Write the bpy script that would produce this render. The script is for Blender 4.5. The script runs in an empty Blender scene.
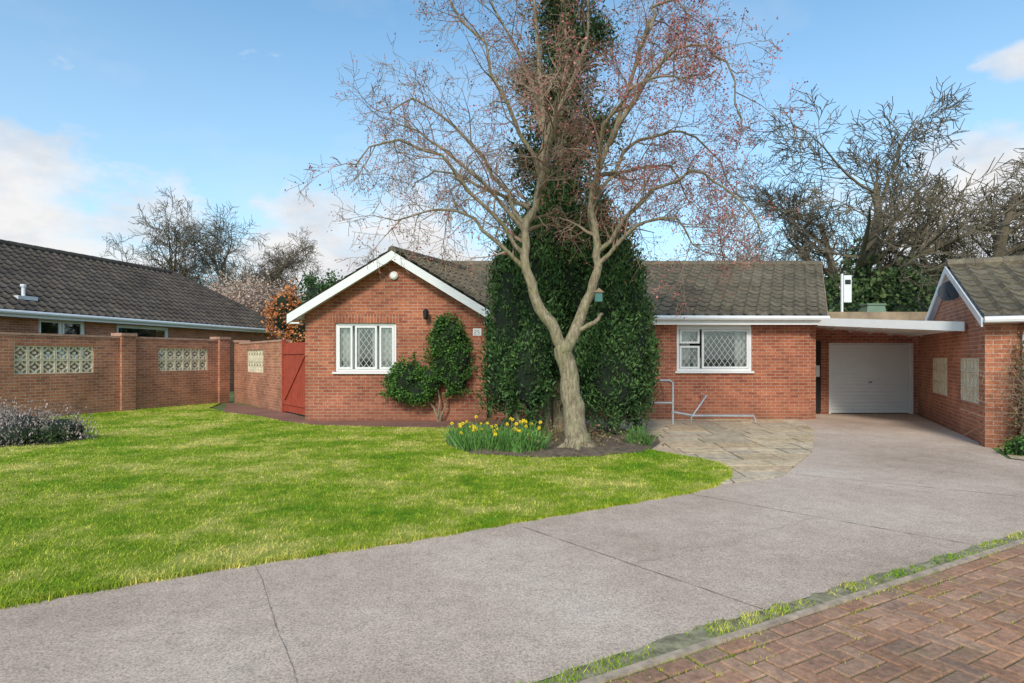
import bpy, bmesh, math, random
import numpy as np
from mathutils import Vector, Matrix
random.seed(7); rng=np.random.default_rng(7)
scene=bpy.context.scene
COL=scene.collection
K=0.477   # the houses' side walls run back at this skew

# ------------------------------------------------------------------ materials
def newmat(name):
    m=bpy.data.materials.new(name); m.use_nodes=True
    nt=m.node_tree; b=nt.nodes['Principled BSDF']
    return m,nt,b
def nd(nt,t,**kw):
    n=nt.nodes.new(t)
    for k,v in kw.items(): setattr(n,k,v)
    return n
def noise(nt,coord,scale,detail=4,rough=.6):
    n=nd(nt,'ShaderNodeTexNoise'); n.inputs['Scale'].default_value=scale
    n.inputs['Detail'].default_value=detail; n.inputs['Roughness'].default_value=rough
    nt.links.new(coord,n.inputs['Vector']); return n.outputs['Fac']
def ramp(nt,fac,stops):
    r=nd(nt,'ShaderNodeValToRGB'); e=r.color_ramp.elements
    while len(e)<len(stops): e.new(.5)
    for i,(p,c) in enumerate(stops):
        e[i].position=p; e[i].color=(*c,1) if len(c)==3 else c
    nt.links.new(fac,r.inputs['Fac']); return r.outputs['Color']
def mix(nt,fac,a,b,mode='MIX'):
    m=nd(nt,'ShaderNodeMix',data_type='RGBA',blend_type=mode)
    for s,v in ((m.inputs[0],fac),(m.inputs[6],a),(m.inputs[7],b)):
        if hasattr(v,'is_linked') or hasattr(v,'links'): nt.links.new(v,s)
        elif isinstance(v,(int,float)): s.default_value=v
        else: s.default_value=(*v,1)
    return m.outputs[2]
def bump(nt,b,h,strength=.3,dist=.01):
    n=nd(nt,'ShaderNodeBump'); n.inputs['Strength'].default_value=strength
    n.inputs['Distance'].default_value=dist
    nt.links.new(h,n.inputs['Height']); nt.links.new(n.outputs[0],b.inputs['Normal'])
def objc(nt): return nd(nt,'ShaderNodeTexCoord').outputs['Object']
def plain(name,c,rough=.6,var=.25,scale=6,metal=0,bmp=.1):
    m,nt,b=newmat(name); co=objc(nt)
    f=noise(nt,co,scale,6)
    lo=tuple(x*(1-var) for x in c); hi=tuple(min(1,x*(1+var)) for x in c)
    nt.links.new(ramp(nt,f,[(.3,lo),(.7,hi)]),b.inputs['Base Color'])
    b.inputs['Roughness'].default_value=rough; b.inputs['Metallic'].default_value=metal
    if bmp: bump(nt,b,noise(nt,co,scale*12,4),bmp,.004)
    return m
def brickmat(name,c1,c2,mortar,w=.225,h=.075,ms=.006,dirt=.35,offset=.5,foot_tint=(.2,.11,.07)):
    m,nt,b=newmat(name); uv=nd(nt,'ShaderNodeUVMap').outputs[0]
    t=nd(nt,'ShaderNodeTexBrick'); t.offset=offset
    nt.links.new(uv,t.inputs['Vector'])
    t.inputs['Color1'].default_value=(*c1,1); t.inputs['Color2'].default_value=(*c2,1)
    t.inputs['Mortar'].default_value=(*mortar,1); t.inputs['Scale'].default_value=1
    t.inputs['Mortar Size'].default_value=ms; t.inputs['Mortar Smooth'].default_value=.2
    t.inputs['Brick Width'].default_value=w; t.inputs['Row Height'].default_value=h
    co=objc(nt)
    c=mix(nt,1.0,t.outputs['Color'],ramp(nt,noise(nt,co,1.1,5),[(.3,(1-dirt,)*3),(.7,(1.1,)*3)]),'MULTIPLY')
    c=mix(nt,1.0,c,ramp(nt,noise(nt,co,38,3),[(.35,(.74,.74,.77)),(.65,(1.14,1.12,1.1))]),'MULTIPLY')
    sx=nd(nt,'ShaderNodeSeparateXYZ'); nt.links.new(co,sx.inputs[0])
    mr=nd(nt,'ShaderNodeMapRange'); nt.links.new(sx.outputs['Z'],mr.inputs[0])
    mr.inputs[1].default_value=0; mr.inputs[2].default_value=.5; mr.inputs[3].default_value=.4; mr.inputs[4].default_value=0
    c=mix(nt,mr.outputs[0],c,foot_tint)  # blends towards a darker tint near ground level
    nt.links.new(c,b.inputs['Base Color']); b.inputs['Roughness'].default_value=.9
    b.inputs['Specular IOR Level'].default_value=.25
    inv=nd(nt,'ShaderNodeMath',operation='SUBTRACT'); inv.inputs[0].default_value=1
    nt.links.new(t.outputs['Fac'],inv.inputs[1]); bump(nt,b,inv.outputs[0],.5,.006)
    return m
def leafmat(name,c1,c2,c3,rough=.6,trans=0):
    m,nt,b=newmat(name); g=nd(nt,'ShaderNodeNewGeometry')
    c=ramp(nt,g.outputs['Random Per Island'],[(0,c1),(.55,c2),(1,c3)])
    c=mix(nt,1.0,c,ramp(nt,noise(nt,objc(nt),2.2,3),[(.3,(.6,.6,.6)),(.7,(1.3,1.3,1.2))]),'MULTIPLY')
    nt.links.new(c,b.inputs['Base Color']); b.inputs['Roughness'].default_value=rough
    b.inputs['Specular IOR Level'].default_value=.25
    return m

M={}
M['brick']=brickmat('house_brick',(.54,.185,.095),(.35,.105,.06),(.50,.39,.30))
M['soldier']=brickmat('soldier_brick',(.52,.165,.08),(.36,.10,.055),(.5,.39,.3),w=.075,h=.225,offset=0)
M['brick2']=brickmat('garden_wall_brick',(.62,.255,.135),(.42,.16,.095),(.58,.46,.35),dirt=.38,foot_tint=(.28,.16,.1))
M['brick3']=brickmat('neighbour_brick',(.58,.225,.115),(.40,.145,.08),(.54,.43,.33))
M['path']=brickmat('path_brick',(.40,.19,.14),(.31,.15,.115),(.18,.15,.11),w=.2,h=.1,ms=.004)
M['white']=plain('white_upvc',(.82,.82,.81),.35,.04,3,bmp=0)
M['white_d']=plain('white_paint_weathered',(.7,.7,.68),.5,.1,3)
M['screen']=plain('cream_screen_block',(.74,.65,.47),.85,.18,5,bmp=.3)
M['coping']=plain('coping',(.46,.27,.19),.9,.3,6,bmp=.3)
M['gate']=plain('red_gate_paint',(.40,.07,.04),.5,.2,5)
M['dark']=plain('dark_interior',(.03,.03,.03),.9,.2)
M['curtain']=plain('net_curtain',(.7,.69,.66),.9,.08,2)
M['black']=plain('black_metal',(.02,.02,.02),.4,.2)
M['dish']=plain('dark_grey_dish',(.05,.05,.055),.5,.2)
M['metal']=plain('galvanised_metal',(.5,.51,.52),.4,.15,10,metal=.3,bmp=0)
M['lead']=plain('lead_strip',(.5,.51,.52),.5,.1,bmp=0)
M['soil']=plain('soil',(.13,.095,.065),1,.5,9,bmp=1)
m,nt,b=newmat('bark'); co=objc(nt)
mp_=nd(nt,'ShaderNodeMapping'); mp_.inputs['Scale'].default_value=(1,1,.28); nt.links.new(co,mp_.inputs[0])
f=noise(nt,mp_.outputs[0],26,7,.7)
c=ramp(nt,f,[(.32,(.12,.09,.055)),(.5,(.29,.235,.15)),(.66,(.45,.38,.26))])
c=mix(nt,ramp(nt,noise(nt,co,5,6,.7),[(.5,(0,0,0)),(.68,(.65,.65,.65))]),c,(.30,.32,.14))
nt.links.new(c,b.inputs['Base Color']); b.inputs['Roughness'].default_value=.95; bump(nt,b,f,1.0,.03); M['bark']=m
M['twig']=plain('twigs',(.27,.19,.13),.9,.3,5,bmp=0)
M['bark_far']=plain('bark_far',(.15,.12,.08),.95,.35,.8,bmp=0)
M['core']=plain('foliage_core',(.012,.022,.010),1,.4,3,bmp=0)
M['brown']=plain('brown_felt',(.30,.22,.14),.9,.3,3)
M['green_p']=plain('green_plastic',(.16,.24,.16),.5,.1)
M['teal']=plain('teal_paint',(.05,.16,.14),.5,.1)
M['yellow']=plain('daffodil_petal',(.85,.65,.03),.6,.1,bmp=0)
def roofmat(name,c1,c2,lich):
    m,nt,b=newmat(name); uv=nd(nt,'ShaderNodeUVMap').outputs[0]
    t=nd(nt,'ShaderNodeTexBrick'); t.offset=0; nt.links.new(uv,t.inputs['Vector'])
    t.inputs['Color1'].default_value=(*c1,1); t.inputs['Color2'].default_value=(*c2,1)
    t.inputs['Mortar'].default_value=(*[x*.5 for x in c1],1); t.inputs['Scale'].default_value=1
    t.inputs['Mortar Size'].default_value=.003
    t.inputs['Brick Width'].default_value=.3; t.inputs['Row Height'].default_value=.33
    co=objc(nt)
    c=mix(nt,ramp(nt,noise(nt,co,7,9,.8),[(.5,(0,0,0)),(.66,(.85,.85,.85))]),t.outputs['Color'],lich)
    c=mix(nt,1.0,c,ramp(nt,noise(nt,co,.8,4),[(.3,(.7,.7,.7)),(.7,(1.2,1.2,1.2))]),'MULTIPLY')
    nt.links.new(c,b.inputs['Base Color']); b.inputs['Roughness'].default_value=.95
    b.inputs['Specular IOR Level'].default_value=.15
    bump(nt,b,noise(nt,co,60,3),.3,.004)
    return m
M['roof']=roofmat('roof_tiles',(.12,.10,.075),(.175,.145,.105),(.29,.25,.15))
M['roof2']=roofmat('neighbour_roof_tiles',(.07,.06,.055),(.11,.09,.075),(.16,.135,.09))
m,nt,b=newmat('window_glass'); nt.nodes.remove(b)
tr=nd(nt,'ShaderNodeBsdfTransparent'); tr.inputs[0].default_value=(.85,.9,.88,1)
gl=nd(nt,'ShaderNodeBsdfGlossy'); gl.inputs['Roughness'].default_value=.03
fr=nd(nt,'ShaderNodeFresnel'); fr.inputs[0].default_value=1.6
ad=nd(nt,'ShaderNodeMath',operation='ADD'); ad.inputs[1].default_value=.12; nt.links.new(fr.outputs[0],ad.inputs[0])
ms=nd(nt,'ShaderNodeMixShader'); nt.links.new(ad.outputs[0],ms.inputs[0]); nt.links.new(tr.outputs[0],ms.inputs[1]); nt.links.new(gl.outputs[0],ms.inputs[2])
nt.links.new(ms.outputs[0],nt.nodes['Material Output'].inputs[0]); M['glass']=m
# concrete drive
m,nt,b=newmat('drive_concrete'); co=objc(nt)
c=ramp(nt,noise(nt,co,.4,7,.65),[(.32,(.43,.325,.25)),(.5,(.56,.435,.345)),(.7,(.67,.55,.45))])
c=mix(nt,1.0,c,ramp(nt,noise(nt,co,80,3,.8),[(.32,(.5,.49,.5)),(.5,(1,1,1)),(.68,(1.4,1.36,1.3))]),'MULTIPLY')
c=mix(nt,1.0,c,ramp(nt,noise(nt,co,6,8,.8),[(.3,(.82,.82,.82)),(.6,(1.05,1.05,1.05))]),'MULTIPLY')
c=mix(nt,ramp(nt,noise(nt,co,1.1,9,.8),[(.56,(0,0,0)),(.75,(.55,.55,.55))]),c,(.30,.23,.17))
nt.links.new(c,b.inputs['Base Color']); b.inputs['Roughness'].default_value=.95; b.inputs['Specular IOR Level'].default_value=.15
bump(nt,b,noise(nt,co,110,3,.8),.5,.004); M['drive']=m
def lawncol(nt,co,rnd=None):
    a=ramp(nt,noise(nt,co,.8,10,.76),[(.37,(.14,.28,.015)),(.48,(.30,.38,.035)),(.60,(.60,.54,.17))])
    a=mix(nt,1.0,a,ramp(nt,noise(nt,co,4.5,6,.75),[(.3,(.62,.74,.5)),(.7,(1.3,1.22,1.25))]),'MULTIPLY')
    return a
m,nt,b=newmat('lawn_turf'); co=objc(nt); c=lawncol(nt,co)
c=mix(nt,1.0,c,ramp(nt,noise(nt,co,60,4,.8),[(.3,(.5,.55,.4)),(.65,(1.15,1.15,1.1))]),'MULTIPLY')
nt.links.new(c,b.inputs['Base Color']); b.inputs['Roughness'].default_value=.95; b.inputs['Specular IOR Level'].default_value=.1
bump(nt,b,noise(nt,co,70,4,.8),.9,.02); M['lawn']=m
m,nt,b=newmat('grass_blades'); co=objc(nt); c=lawncol(nt,co)
g=nd(nt,'ShaderNodeNewGeometry')
c=mix(nt,1.0,c,ramp(nt,g.outputs['Random Per Island'],[(0,(.6,.75,.5)),(.8,(1.25,1.2,1)),(1,(1.8,1.5,1.8))]),'MULTIPLY')
nt.links.new(c,b.inputs['Base Color']); b.inputs['Roughness'].default_value=.8; b.inputs['Specular IOR Level'].default_value=.2
M['blade']=m
M['ground']=plain('rough_grass_ground',(.11,.15,.04),1,.4,.7,bmp=.5)
M['moss']=plain('mossy_soil',(.27,.24,.14),1,.6,14,bmp=1)
M['sand']=plain('joint_sand',(.13,.12,.06),1,.6,9,bmp=.6)
M['joint']=plain('drive_joint',(.28,.22,.165),1,.4,10,bmp=0)
M['mortar']=plain('patio_mortar',(.24,.19,.13),1,.4,10,bmp=.4)
M['kerb']=plain('concrete_edging',(.42,.32,.23),.95,.4,12,bmp=.5)
M['gravel']=plain('gravel',(.5,.38,.25),.9,.6,28,bmp=1)
def isl(name,cols,sc=25,rough=.92,moss=0):
    m,nt,b=newmat(name); g=nd(nt,'ShaderNodeNewGeometry'); co=objc(nt)
    n=len(cols)
    c=ramp(nt,g.outputs['Random Per Island'],[(i/(n-1),x) for i,x in enumerate(cols)])
    c=mix(nt,1.0,c,ramp(nt,noise(nt,co,sc,6,.75),[(.3,(.55,.55,.55)),(.65,(1.2,1.18,1.16))]),'MULTIPLY')
    c=mix(nt,1.0,c,ramp(nt,noise(nt,co,1.3,5),[(.3,(.75,.76,.75)),(.7,(1.12,1.1,1.1))]),'MULTIPLY')
    if moss: c=mix(nt,ramp(nt,noise(nt,co,3.2,9,.85),[(.52,(0,0,0)),(.7,(moss,)*3)]),c,(.19,.17,.09))
    nt.links.new(c,b.inputs['Base Color']); b.inputs['Roughness'].default_value=rough; b.inputs['Specular IOR Level'].default_value=.2
    bump(nt,b,noise(nt,co,sc*5,3),.6,.005); return m
M['paver']=isl('clay_pavers',[(.37,.20,.125),(.45,.25,.155),(.39,.22,.15),(.49,.30,.20),(.34,.21,.15)],moss=.6)
M['flag']=isl('flagstones',[(.60,.45,.28),(.72,.57,.38),(.50,.40,.28),(.68,.57,.42),(.63,.45,.28),(.55,.46,.35)],9,moss=.25)
M['conifer']=leafmat('conifer_leaf',(.028,.07,.022),(.055,.125,.036),(.12,.20,.06))
M['conifer2']=leafmat('ivy_leaf',(.025,.052,.02),(.055,.095,.03),(.11,.15,.05))
M['climber']=leafmat('climber_leaf',(.035,.09,.02),(.065,.16,.03),(.13,.25,.05))
M['strap']=leafmat('strap_leaf',(.07,.16,.035),(.11,.25,.05),(.18,.34,.1))
M['bud']=leafmat('red_buds',(.34,.06,.08),(.48,.13,.13),(.6,.26,.23))
M['heather']=leafmat('heather',(.16,.13,.12),(.34,.28,.26),(.6,.5,.5))
M['hedge']=leafmat('hedge',(.03,.065,.022),(.06,.11,.035),(.13,.17,.06))
M['pinkb']=leafmat('pink_blossom',(.42,.28,.22),(.55,.4,.33),(.62,.48,.4))
M['orangeb']=leafmat('orange_foliage',(.45,.14,.05),(.65,.24,.09),(.65,.32,.13))
M['dryb']=leafmat('dry_shrub',(.14,.1,.05),(.26,.17,.09),(.2,.2,.08))

# ------------------------------------------------------------------ mesh builder
def empty(name,loc=(0,0,0)):
    e=bpy.data.objects.new(name,None); COL.objects.link(e); e.location=loc; e.empty_display_size=.3
    return e
class MB:
    def __init__(s): s.v=[]; s.f=[]; s.m=[]; s.mats=[]; s.uv={}
    def mi(s,mat):
        mt=M[mat]
        if mt not in s.mats: s.mats.append(mt)
        return s.mats.index(mt)
    def face(s,pts,mat,uv=None):
        b=len(s.v); s.v+= [tuple(p) for p in pts]; s.f.append(list(range(b,b+len(pts)))); s.m.append(s.mi(mat))
        if uv: s.uv[len(s.f)-1]=uv
    def hexa(s,p,mat):
        b=len(s.v); s.v+=[tuple(q) for q in p]; i=s.mi(mat)
        for f in ((3,2,1,0),(4,5,6,7),(0,1,5,4),(1,2,6,5),(2,3,7,6),(3,0,4,7)):
            s.f.append([b+k for k in f]); s.m.append(i)
    def box(s,x0,x1,y0,y1,z0,z1,mat):
        s.hexa([(x0,y0,z0),(x1,y0,z0),(x1,y1,z0),(x0,y1,z0),(x0,y0,z1),(x1,y0,z1),(x1,y1,z1),(x0,y1,z1)],mat)
    def prism(s,poly,ext,mat):
        n=len(poly); b=len(s.v); e=Vector(ext)
        s.v+=[tuple(p) for p in poly]+[tuple(Vector(p)+e) for p in poly]; i=s.mi(mat)
        s.f.append([b+k for k in range(n)][::-1]); s.m.append(i)
        s.f.append([b+n+k for k in range(n)]); s.m.append(i)
        for k in range(n):
            j=(k+1)%n; s.f.append([b+k,b+j,b+n+j,b+n+k]); s.m.append(i)
    def tube(s,pts,rad,sides,mat,cap=False):
        P=[Vector(p) for p in pts]; i=s.mi(mat); b=len(s.v)
        t0=(P[1]-P[0]).normalized(); ref=t0.orthogonal().normalized()
        for k,p in enumerate(P):
            t=(P[min(k+1,len(P)-1)]-P[max(k-1,0)]).normalized()
            a=(ref-t*ref.dot(t)); a=a.normalized() if a.length>1e-4 else t.orthogonal().normalized()
            c=t.cross(a); r=rad[k] if hasattr(rad,'__len__') else rad
            for q in range(sides):
                an=2*math.pi*q/sides; w=p+a*(r*math.cos(an))+c*(r*math.sin(an)); s.v.append((w.x,w.y,w.z))
        for k in range(len(P)-1):
            for q in range(sides):
                q2=(q+1)%sides
                s.f.append([b+k*sides+q,b+k*sides+q2,b+(k+1)*sides+q2,b+(k+1)*sides+q]); s.m.append(i)
        if cap:
            s.f.append([b+q for q in range(sides)][::-1]); s.m.append(i)
            s.f.append([b+(len(P)-1)*sides+q for q in range(sides)]); s.m.append(i)
    def sphere(s,c,r,mat,n=10,m=6):
        b=len(s.v); i=s.mi(mat)
        for a in range(m+1):
            th=math.pi*a/m
            for q in range(n):
                ph=2*math.pi*q/n
                s.v.append((c[0]+r[0]*math.sin(th)*math.cos(ph),c[1]+r[1]*math.sin(th)*math.sin(ph),c[2]+r[2]*math.cos(th)))
        for a in range(m):
            for q in range(n):
                q2=(q+1)%n; s.f.append([b+a*n+q,b+(a+1)*n+q,b+(a+1)*n+q2,b+a*n+q2]); s.m.append(i)
    def done(s,name,parent=None,fn=None,smooth=False,uvs=True):
        v=[fn(p) for p in s.v] if fn else s.v
        me=bpy.data.meshes.new(name); me.from_pydata(v,[],s.f)
        for mt in s.mats: me.materials.append(mt)
        me.polygons.foreach_set('material_index',s.m)
        if smooth: me.polygons.foreach_set('use_smooth',[True]*len(s.f))
        if uvs:
            ul=me.uv_layers.new(name='UVMap'); Z=Vector((0,0,1))
            for p in me.polygons:
                cu=s.uv.get(p.index)
                n=p.normal
                if abs(n.z)>.97: t=Vector((1,0,0)); bb=Vector((0,1,0))
                else:
                    t=Z.cross(n).normalized(); bb=n.cross(t)
                for k,li in enumerate(p.loop_indices):
                    if cu: ul.data[li].uv=cu[k]
                    else:
                        co=Vector(v[me.loops[li].vertex_index]); ul.data[li].uv=(co.dot(t),co.dot(bb))
        me.update(); o=bpy.data.objects.new(name,me); COL.objects.link(o)
        if parent: o.parent=parent
        return o
def shear(p): return (p[0]+K*(p[1]-14.3) if p[1]>14.7 else p[0],p[1],p[2])

def wall(mb,p0,p1,z0,z1,th,ops,mat):
    p0=Vector((*p0,0)); p1=Vector((*p1,0)); d=(p1-p0); L=d.length; d.normalize(); n=Vector((-d.y,d.x,0))*th
    S=sorted(set([0,L]+[o[0] for o in ops]+[o[1] for o in ops])); Zs=sorted(set([z0,z1]+[o[2] for o in ops]+[o[3] for o in ops]))
    for a,b in zip(S,S[1:]):
        for c,e in zip(Zs,Zs[1:]):
            if any(o[0]<=a+1e-5 and o[1]>=b-1e-5 and o[2]<=c+1e-5 and o[3]>=e-1e-5 for o in ops): continue
            A=p0+d*a; B=p0+d*b; zc=Vector((0,0,c)); ze=Vector((0,0,e))
            mb.hexa([A+zc,B+zc,B+n+zc,A+n+zc,A+ze,B+ze,B+n+ze,A+n+ze],mat)
def bar(mb,p0,d,s0,s1,y0,y1,z0,z1,mat):
    p0=Vector((*p0,0)); d=Vector((*d,0)).normalized(); n=Vector((-d.y,d.x,0))
    q=[p0+d*s+n*y for s,y in ((s0,y0),(s1,y0),(s1,y1),(s0,y1))]
    mb.hexa([a+Vector((0,0,z0)) for a in q]+[a+Vector((0,0,z1)) for a in q],mat)
def clipline(x0,y0,x1,y1,a,b,c,d):
    t0,t1=0,1; dx=x1-x0; dy=y1-y0
    for p,q in ((-dx,x0-a),(dx,b-x0),(-dy,y0-c),(dy,d-y0)):
        if abs(p)<1e-9:
            if q<0: return None
        else:
            r=q/p
            if p<0: t0=max(t0,r)
            else: t1=min(t1,r)
    return (x0+dx*t0,y0+dy*t0,x0+dx*t1,y0+dy*t1) if t1>t0+1e-4 else None
def window(fr,gl,p0,d,s0,s1,z0,z1,panes,diamond=True,inset=.05):
    fw=.055; dv=Vector((*d,0)).normalized(); nv=Vector((-dv.y,dv.x,0)); P=Vector((*p0,0))
    bar(fr,p0,d,s0,s1,inset,inset+.07,z0,z0+fw,'white'); bar(fr,p0,d,s0,s1,inset,inset+.07,z1-fw,z1,'white')
    bar(fr,p0,d,s0,s0+fw,inset,inset+.07,z0+fw,z1-fw,'white'); bar(fr,p0,d,s1-fw,s1,inset,inset+.07,z0+fw,z1-fw,'white')
    bar(fr,p0,d,s0-.05,s1+.05,-.06,inset,z0-.05,z0-.005,'white')
    W=s1-s0; H=z1-z0
    for a,b,c,e in panes:
        A=s0+W*a+.03; B=s0+W*b-.03; C=z0+H*c+.03; E=z0+H*e-.03
        q=.045
        bar(fr,p0,d,A,B,inset-.012,inset+.06,C,C+q,'white'); bar(fr,p0,d,A,B,inset-.012,inset+.06,E-q,E,'white')
        bar(fr,p0,d,A,A+q,inset-.012,inset+.06,C+q,E-q,'white'); bar(fr,p0,d,B-q,B,inset-.012,inset+.06,C+q,E-q,'white')
        A+=q;B-=q;C+=q;E-=q
        w=lambda s,y,z:P+dv*s+nv*y+Vector((0,0,z))
        gl.face([w(A,inset+.035,C),w(B,inset+.035,C),w(B,inset+.035,E),w(A,inset+.035,E)],'glass')
        if diamond:
            dx=.135; dz=.19; t=.006
            for sg in (1,-1):
                for k in range(-30,31):
                    xm=(A+B)/2+k*dx
                    l=clipline(xm-sg*5*dx,(C+E)/2-5*dz*1,xm+sg*5*dx,(C+E)/2+5*dz,A,B,C,E)
                    if l:
                        a_=Vector((l[0],l[1])); b_=Vector((l[2],l[3])); tt=(b_-a_).normalized(); o=Vector((-tt.y,tt.x))*t
                        gl.face([w(*((a_+o).x,inset+.03-.001*(sg>0),(a_+o).y)),w((a_-o).x,inset+.03-.001*(sg>0),(a_-o).y),w((b_-o).x,inset+.03-.001*(sg>0),(b_-o).y),w((b_+o).x,inset+.03-.001*(sg>0),(b_+o).y)],'lead')
def curtain(mb,p0,d,s0,s1,y,z0,z1,mat='curtain'):
    P=Vector((*p0,0)); dv=Vector((*d,0)).normalized(); nv=Vector((-dv.y,dv.x,0)); n=max(4,int((s1-s0)/.025)); prev=None
    for i in range(n+1):
        s=s0+(s1-s0)*i/n; q=P+dv*s+nv*(y+.025*math.sin(s*42))
        if prev is not None: mb.face([prev+Vector((0,0,z0)),q+Vector((0,0,z0)),q+Vector((0,0,z1)),prev+Vector((0,0,z1))],mat)
        prev=q
def roof(mb,p0,ex,es,W,L,xl=(0,0),mat='roof',row=.33,flip=1):
    p0=Vector(p0); ex=Vector(ex).normalized(); es=Vector(es).normalized(); n=ex.cross(es).normalized()
    if n.z<0: n=-n
    nr=max(1,round(L/row)); rl=L/nr; st=.05
    for r in range(nr):
        s0=r*rl; s1=s0+rl+.015 if r<nr-1 else L
        def rng_(s): f=s/L; return xl[0]*f, W-xl[1]*f
        a0,b0=rng_(s0); a1,b1=rng_(s1)
        nx=int(W/st)+1; jig=random.uniform(-.004,.004)
        prev=None
        for i in range(nx+1):
            x=min(W,i*st); x0=min(max(x,a0),b0); x1=min(max(x,a1),b1)
            def h(x):
                t=(x/.3)%1; return .028*(math.cos(2*math.pi*t)) if t<.6 else -.024
            lo=p0+ex*x0+es*s0+n*(h(x0)+.05+jig); hi=p0+ex*x1+es*s1+n*(h(x1)+.022); dn=lo-n*.035
            cur=(lo,hi,dn,x0,x1)
            if prev and (x0-prev[3]>1e-6 or x1-prev[4]>1e-6):
                mb.face([prev[0],lo,hi,prev[1]],mat,[(prev[3],s0+.01),(x0,s0+.01),(x1,s0+rl-.01),(prev[4],s0+rl-.01)])
                mb.face([prev[2],dn,lo,prev[0]],mat,[(prev[3],s0+.01),(x0,s0+.01),(x0,s0+.02),(prev[3],s0+.02)])
            prev=cur
    q=[p0,p0+ex*W,p0+ex*(W-xl[1])+es*L,p0+ex*xl[0]+es*L]
    mb.prism([a-n*.03 for a in q],-n*.03,'white_d')

# ------------------------------------------------------------------ world / light / camera
w=bpy.data.worlds.new('World'); scene.world=w; w.use_nodes=True; nt=w.node_tree
bg=nt.nodes['Background']; bg.inputs['Strength'].default_value=.15
SA=math.radians(-166); SE=math.radians(35)
sky=nd(nt,'ShaderNodeTexSky',sky_type='NISHITA'); sky.sun_disc=False; sky.sun_elevation=SE; sky.sun_rotation=SA
sky.air_density=1.0; sky.dust_density=.6; sky.ozone_density=1.5
tc=nd(nt,'ShaderNodeTexCoord').outputs['Generated']
mp=nd(nt,'ShaderNodeMapping'); mp.inputs['Scale'].default_value=(1,1,2.1); nt.links.new(tc,mp.inputs[0])
nz=noise(nt,mp.outputs[0],5.5,9,.58)
sx=nd(nt,'ShaderNodeSeparateXYZ'); nt.links.new(tc,sx.inputs[0])
def math_(op,a,b=None,clamp=False):
    n=nd(nt,'ShaderNodeMath',operation=op); n.use_clamp=clamp
    for i,v in enumerate((a,b)):
        if v is None: continue
        if hasattr(v,'links'): nt.links.new(v,n.inputs[i])
        else: n.inputs[i].default_value=v
    return n.outputs[0]
# cumulus banks sitting at fixed bearings of the sky
acc=None
for (x,y,z,rr) in ((-.66,.72,.18,.22),(-.50,.84,.18,.14),(-.33,.92,.15,.14),(-.2,.96,.12,.2),(.63,.74,.17,.2),(.74,.62,.19,.2),(-.85,.45,.25,.25),(.1,-.95,.4,.4),(.62,.72,.36,.05),(-.95,-.1,.3,.3)):
    v=nd(nt,'ShaderNodeVectorMath',operation='DISTANCE'); nt.links.new(mp.outputs[0],v.inputs[0]); v.inputs[1].default_value=(x,y,z*2.1)
    q=math_('SUBTRACT',1.0,math_('DIVIDE',v.outputs['Value'],rr*1.25))
    acc=q if acc is None else math_('MAXIMUM',acc,q)
acc=math_('MAXIMUM',acc,-.6)
cm=math_('ADD',math_('MULTIPLY',math_('SUBTRACT',nz,.48),3.4),acc)
cl=ramp(nt,cm,[(-.0,(0,0,0)),(.35,(.65,.65,.65)),(.8,(.97,.97,.97))])
haze=ramp(nt,sx.outputs['Z'],[(.0,(.8,.8,.8)),(.2,(.38,.38,.38)),(.5,(.05,.05,.05))])
blue=mix(nt,1.0,sky.outputs[0],(1.1,1.55,1.58),'MULTIPLY')
c0=mix(nt,haze,blue,(4.8,5.45,6.0))
wisp=ramp(nt,noise(nt,mp.outputs[0],2.2,8,.6),[(.48,(0,0,0)),(.72,(.35,.35,.35))])
c0=mix(nt,wisp,c0,(5.2,5.5,5.8))
shade=ramp(nt,noise(nt,mp.outputs[0],9,6,.6),[(.35,(4.8,4.9,5.15)),(.6,(6.2,6.1,6.05))])
c1=mix(nt,cl,c0,shade)
nt.links.new(c1,bg.inputs['Color'])
sun=bpy.data.lights.new('sun','SUN'); sun.energy=2.9; sun.angle=math.radians(12); sun.color=(1,.91,.79)
so=bpy.data.objects.new('sun',sun); COL.objects.link(so)
sd=Vector((math.sin(SA)*math.cos(SE),math.cos(SA)*math.cos(SE),math.sin(SE)))
so.rotation_euler=(-sd).to_track_quat('-Z','Y').to_euler(); so.location=(0,0,20)
cam=bpy.data.cameras.new('camera'); cam.lens=21.1; cam.sensor_width=36; cam.clip_end=2000; cam.clip_start=.05; cam.shift_y=.016
co_=bpy.data.objects.new('camera',cam); COL.objects.link(co_); co_.location=(0,0,1.5); co_.rotation_euler=(math.radians(90),0,0)
scene.camera=co_
scene.view_settings.view_transform='Standard'; scene.view_settings.look='None'; scene.view_settings.exposure=0

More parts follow.
